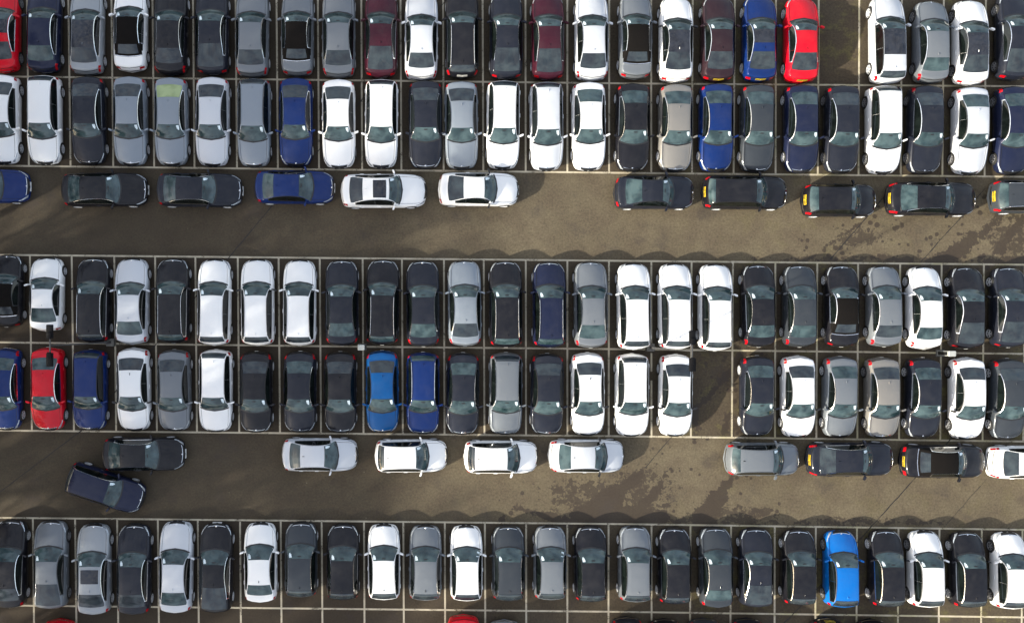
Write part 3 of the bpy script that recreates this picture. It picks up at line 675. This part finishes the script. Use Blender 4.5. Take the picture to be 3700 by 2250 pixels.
ROWS['fifth row'] = ('up', 'cars nose-up in the fifth row', [
    (12, 1877, 2201, 'saloon', 'black', ''), (164.5, 1879, 2204, 'liftback', 'grey', 'blacktrim darkrim'), (321.5, 1890, 2225, 'saloon', 'lightgrey', 'sun_small'), (469, 1892, 2225, 'saloon', 'black2', ''),
    (623.5, 1881, 2219, 'saloon', 'silver', 'paleglass'), (770, 1888, 2218, 'liftback', 'black', 'fplate'), (933.5, 1886, 2180, 'compact', 'white', 'paleglass blackfin'), (1081, 1885, 2161, 'hatch', 'darkgrey', ''),
    (1235.5, 1892, 2171, 'hatch', 'black', ''), (1386, 1891, 2171, 'hatch', 'white', 'blackfin'), (1538, 1895, 2173, 'hatch', 'grey', 'blackfin'), (1688.6, 1896, 2175, 'hatch', 'white', 'sheet'),
    (1843, 1898, 2174, 'hatch', 'darkgrey', 'blackfin'), (1996, 1898, 2171, 'hatch', 'grey', 'sheet'), (2145, 1900, 2178, 'hatch', 'black', ''), (2308, 1899, 2179, 'hatch', 'grey', ''), (2453, 1905, 2186, 'hatch', 'black', ''),
    (2604, 1904, 2199, 'compact', 'darkgrey', 'paleglass'), (2751, 1907, 2197, 'liftback', 'black2', ''), (2910, 1911, 2190, 'hatch', 'black', ''), (3065.6, 1915, 2198, 'hatch', 'skyblue', 'darkrim blacktrim'),
    (3231.6, 1912, 2197, 'hatch', 'black', ''), (3376, 1915, 2198, 'hatch', 'white', 'darkrim'), (3530, 1919, 2199, 'hatch', 'black', ''), (3684, 1921, 2204, 'hatch', 'white', 'darkrim')])
ROWS['bottom row'] = ('down', 'cars at the bottom edge of the photo', [
    (190, 2242, None, 'hatch', 'red', ''), (1678, 2227, None, 'compact', 'red', ''), (1829, 2246, None, 'compact', 'lightgrey', ''), (2279, 2235, None, 'compact', 'black2', ''), (2419, 2242, None, 'compact', 'black', ''),
    (2564, 2240, None, 'hatch', 'darkgrey', ''), (2722, 2240, None, 'compact', 'black2', ''), (3020, 2238, None, 'hatch', 'black', 'yplate'), (3182, 2243, None, 'compact', 'black', '')])
# aisles: (rear x, front x, roof centre y, kind, colour, options), all facing right
AISLES = {}
AISLES['upper aisle'] = ('cars parked along the upper aisle', [
    (-190, 108, 665, 'saloon', 'blue', 'fplate paleglass'), (217.5, 535, 678, 'saloon', 'black', 'fplate paleglass'), (561, 877, 679, 'saloon', 'black2', 'fplate paleglass'), (916, 1209, 669, 'compact', 'blue', 'blacktrim paleglass fplate'),
    (1229, 1542, 682, 'saloon', 'white', 'sun_small blacktrim'), (1582, 1875, 677, 'coupe', 'white', 'blackmirror blacktrim fplate'), (2221, 2510, 688, 'coupe', 'black2', 'blacktrim paleglass'), (2541, 2846, 688, 'estate', 'black', 'blacktrim yplate paleglass'),
    (2903, 3168, 716, 'hatch', 'black', 'yplate blacktrim paleglass'), (3208, 3527.6, 711, 'saloon', 'black', 'yplate paleglass'), (3585, 3905, 703, 'estate', 'darkgrey', 'rails yplate paleglass sun_front')])
AISLES['lower aisle'] = ('cars parked along the lower aisle', [
    (365, 669.5, 1647, 'saloon', 'black', 'paleglass fplate'), (1015, 1294, 1649, 'compact', 'silver', 'paleglass blackfin'), (1352, 1618, 1654, 'hatch', 'white', 'blackfin'), (1675, 1945, 1658.5, 'hatch', 'white', 'blackfin'),
    (1983, 2257, 1654, 'compact', 'silver', 'paleglass blackfin blackmirror'), (2623, 2891, 1666, 'hatch', 'grey', 'paleglass blackfin blacktrim'), (2919, 3230, 1666, 'saloon', 'black2', 'yplate'),
    (3260, 3560, 1673, 'convertible', 'black', 'yplate fplate'), (3574, 3880, 1677, 'compact', 'white', 'blacktrim')])

def phrase(kind, colour): return WORD.get(colour, colour) + ' ' + KINDW[kind]
def art(s): return ('an ' if s[0] in 'aeiou' else 'a ') + s
ORD = ['first', 'second', 'third', 'fourth', 'fifth', 'sixth', 'seventh', 'eighth', 'ninth', 'tenth', 'eleventh', 'twelfth', 'thirteenth', 'fourteenth', 'fifteenth', 'sixteenth', 'seventeenth', 'eighteenth',
       'nineteenth', 'twentieth', 'twenty-first', 'twenty-second', 'twenty-third', 'twenty-fourth', 'twenty-fifth', 'twenty-sixth', 'twenty-seventh', 'twenty-eighth', 'twenty-ninth', 'thirtieth']
OPTW = [('greenrear', 'with pale green rear glass'), ('sun_small', 'with a small dark sunroof'), ('sheet', 'with a big white sheet behind the windscreen')]
def labels(rowname, cars, where):
    out = []
    key = []
    for i, (k, c_, o) in enumerate(cars):
        l_ = phrase(*cars[i - 1][:2]) if i else None; r_ = phrase(*cars[i + 1][:2]) if i + 1 < len(cars) else None
        key.append((phrase(k, c_), l_, r_))
    for i, (k, c_, o) in enumerate(cars):
        me_ = key[i][0]; same = sum(1 for q in key if q[0] == me_)
        extra = [w for s_, w in OPTW if s_ in o.split()]
        if same == 1: out.append(f"{me_} {where}, the only {me_} there" if len((me_ + where).split()) < 8 and not extra else f"{me_} {extra[0] if extra else ''} {where}".replace('  ', ' '))
        elif extra and sum(1 for q, cc in zip(key, cars) if q[0] == me_ and any(s_ in cc[2].split() for s_, w in OPTW if w == extra[0])) == 1: out.append(f"{me_} {extra[0]} {where}")
        elif i == 0: out.append(f"{me_} cut off by the left photo edge {where}" if rowname != 'lower aisle' else f"{me_} leftmost {where}")
        elif i == len(cars) - 1: out.append(f"{me_} at the right end {where}")
        elif sum(1 for q in key if q == key[i]) == 1 and len(where.split()) < 7:
            tx = f"{me_} {where}, between {art(key[i][1])} and {art(key[i][2])}"
            if len(tx.split()) > 16: tx = f"{me_} {where}, {ORD[i]} car from the left"
            out.append(tx)
        else: out.append(f"{me_} {where}, {ORD[i]} car from the left")
    return out

for rn, (face, grp, cars) in ROWS.items():
    ls = labels(rn, [(k, c_, o) for _, _, _, k, c_, o in cars], f"in the {rn}" if rn != 'bottom row' else 'peeping over the bottom photo edge')
    for (cx, ty, by, k, c_, o), lb in zip(cars, ls):
        S = template(k)[0]
        x = gp(cx, 0, S.hr)[0]
        hfz, hrz = .55, .85                                   # heights of the outermost visible nose and tail points
        zt_, zb_ = (hfz, hrz) if face == 'up' else (hrz, hfz)
        yt = gp(0, ty, zt_)[1] if ty is not None else None; yb = gp(0, by, zb_)[1] if by is not None else None
        Ln = {'coupe': 4.8, 'convertible': 4.75}.get(k, S.L)
        if yt is None: yt = yb + Ln
        if yb is None: yb = yt - Ln
        make_car(k, c_, (x, (yt + yb) / 2), (0 if face == 'up' else math.pi) + R(random.uniform(-.6, .6)), yt - yb, o + (' rtag' if rn in ('third row', 'fourth row') else ''), lb, grp)
for rn, (grp, cars) in AISLES.items():
    ls = labels(rn, [(k, c_, o) for _, _, _, k, c_, o in cars], f"in the {rn}")
    for (rx, fx, cy, k, c_, o), lb in zip(cars, ls):
        S = template(k)[0]; y = gp(0, cy, S.hr)[1]; xa, xb = gp(rx, 0, .8)[0], gp(fx, 0, .55)[0]
        make_car(k, c_, ((xa + xb) / 2, y), -math.pi / 2 + R(random.uniform(-.5, .5)), xb - xa, o, lb, grp)
gx, gy = gp(377, 1764, .8)
make_car('estate', 'navy', (gx, gy), -math.pi / 2 - R(18.5), 4.42, 'chrome', 'navy blue estate parked askew in the lower aisle beside a black saloon', 'cars parked along the lower aisle')

# ---------------------------------------------------------------- lighting columns and cabinets
def lamp_post(px, py, h, label):
    k = H / (H - h); x, y = (px - X0) / PX / k, -(py - Y0) / PX / k
    root = bpy.data.objects.new('lighting_column', None); col.objects.link(root); root.location = (x, y, 0)
    tag(root, label, 'lamp post', 'floodlight columns in the car park')
    m = MB(); m.rbox(-.22, .22, -.22, .22, 0, .35, .05, 3, .04); m.build('foundation', CONC, root, True, 35)
    m = MB(); m.tube((0, 0, .35), (0, 0, 1.2), .07, .07, 14); m.tube((0, 0, 1.2), (0, 0, h), .042, .028, 14); m.lathe([(1.18, .07), (1.24, .042)], 14, 'z'); m.build('pole', GREYMETAL, root, True, 40)
    m = MB(); m.box(-.025, .025, -.36, .36, h - .02, h + .04); m.build('crossarm', GREYMETAL, root)
    for s_ in (-1, 1):
        m = MB(); m.rbox(-.15, .15, min(s_ * .34, s_ * .98), max(s_ * .34, s_ * .98), h - .02, h + .11, .04, 3, .03)
        m.rbox(-.10, .10, min(s_ * .30, s_ * .62), max(s_ * .30, s_ * .62), h + .111, h + .16, .03, 3, .02)
        fl = m.build('floodlight', LAMPBLACK, root, True, 35)
        g = MB(); g.box(-.12, .12, min(s_ * .42, s_ * .92), max(s_ * .42, s_ * .92), h - .032, h - .023); g.build('lens', LAMPGLASS, fl)
lamp_post(181, 1248, 8.6, 'twin-headed floodlight column between the red saloon and the white coupe')
lamp_post(2501, 1268, 7.6, 'twin-headed floodlight column beside the white cars, next to the empty bay')
def cabinet(px, py, label):
    x, y = gp(px, py)
    root = bpy.data.objects.new('feeder_cabinet', None); col.objects.link(root); root.location = (x, y, 0)
    tag(root, label, 'cabinet', 'pale cabinets on the bay lines')
    m = MB(); m.rbox(-.17, .17, -.14, .14, 0, 1.08, .03, 3); m.build('cabinet_body', CABINET, root, True, 35)
    m = MB(); m.rbox(-.19, .19, -.155, .155, 1.082, 1.2, .05, 4, .05); m.build('cap', CABINET, root, True, 35)
    for s_ in (-1, 1):
        m = MB(); m.box(min(s_ * .172, s_ * .178), max(s_ * .172, s_ * .178), -.10, .10, .12, .98); m.build('door_panel', BLACK, root)
    m = MB(); m.rbox(-.24, .24, -.2, .2, 0, .05, .03, 2); m.build('plinth', CONC, root)
cabinet(1309, 1253, 'pale cabinet on the line crossing beside a black estate and a bright blue saloon')
cabinet(3396, 1275, 'pale cabinet with a dark side panel between two white saloons')

# ---------------------------------------------------------------- bare trees beyond the left edge, whose crowns shade the left of the yard
def bare_tree(seed, height):
    rnd = random.Random(seed); tr = MB(); cr_ = MB()
    def grow(p, d, ln, r, depth):
        q = p + d * ln
        (tr if depth < 2 else cr_).tube(p, q, r, r * .68, 6 if depth < 2 else 3, False)
        if depth >= 7: return
        n = 3 if depth < 5 else (4 if depth < 6 else 9)
        for i in range(n):
            ax = Vector((rnd.gauss(0, 1), rnd.gauss(0, 1), rnd.gauss(0, .5))).normalized()
            nd = (d + ax * rnd.uniform(.45, .85) + Vector((0, 0, .10))).normalized()
            grow(q if i < 2 else p.lerp(q, rnd.uniform(.5, .95)), nd, ln * rnd.uniform(.66, .84), r * rnd.uniform(.5, .66), depth + 1)
    p = Vector((0, 0, -.1)); grow(p, Vector((0, 0, 1)), height * .20, height * .014, 0)
    return tr, cr_
protos = [bare_tree(11, 17), bare_tree(23, 17)]
pd = [(data_of(a_, 'trunk', BARK), data_of(b_, 'crown', BARK, False)) for a_, b_ in protos]
TREES = [(-33, -26), (-35, -19), (-32, -12), (-35, -5), (-32, 2), (-34, 9), (-32.5, 16), (-27, -34), (-18, -33), (-41, -22), (-40, -14), (-42, -7), (-40, 0), (-41, 7), (-38, -31), (-30, -41), (-46, -18), (-47, -10), (-46, -3), (-45, 4), (-46, -27), (-37.5, -16), (-37, -9), (-37.5, -2), (-38, 5), (-37, 12), (-36, -24)]
TORD = ORD or ['first', 'second', 'third', 'fourth', 'fifth', 'sixth', 'seventh', 'eighth', 'ninth']
for i, (x, y) in enumerate(TREES):
    root = bpy.data.objects.new('bare_tree', None); col.objects.link(root); root.location = (x, y, 0)
    root.rotation_euler = (0, 0, i * 1.3); s_ = (1.2, 1.1, 1.28, 1.15)[i % 4]; root.scale = (s_, s_, s_)
    tag(root, f'leafless tree beyond the left edge of the car park, {TORD[i]} along its line', 'tree', 'leafless trees beside the car park')
    for nm, me in zip(('trunk', 'crown'), pd[i % 2]):
        o = bpy.data.objects.new(nm, me); col.objects.link(o); o.parent = root
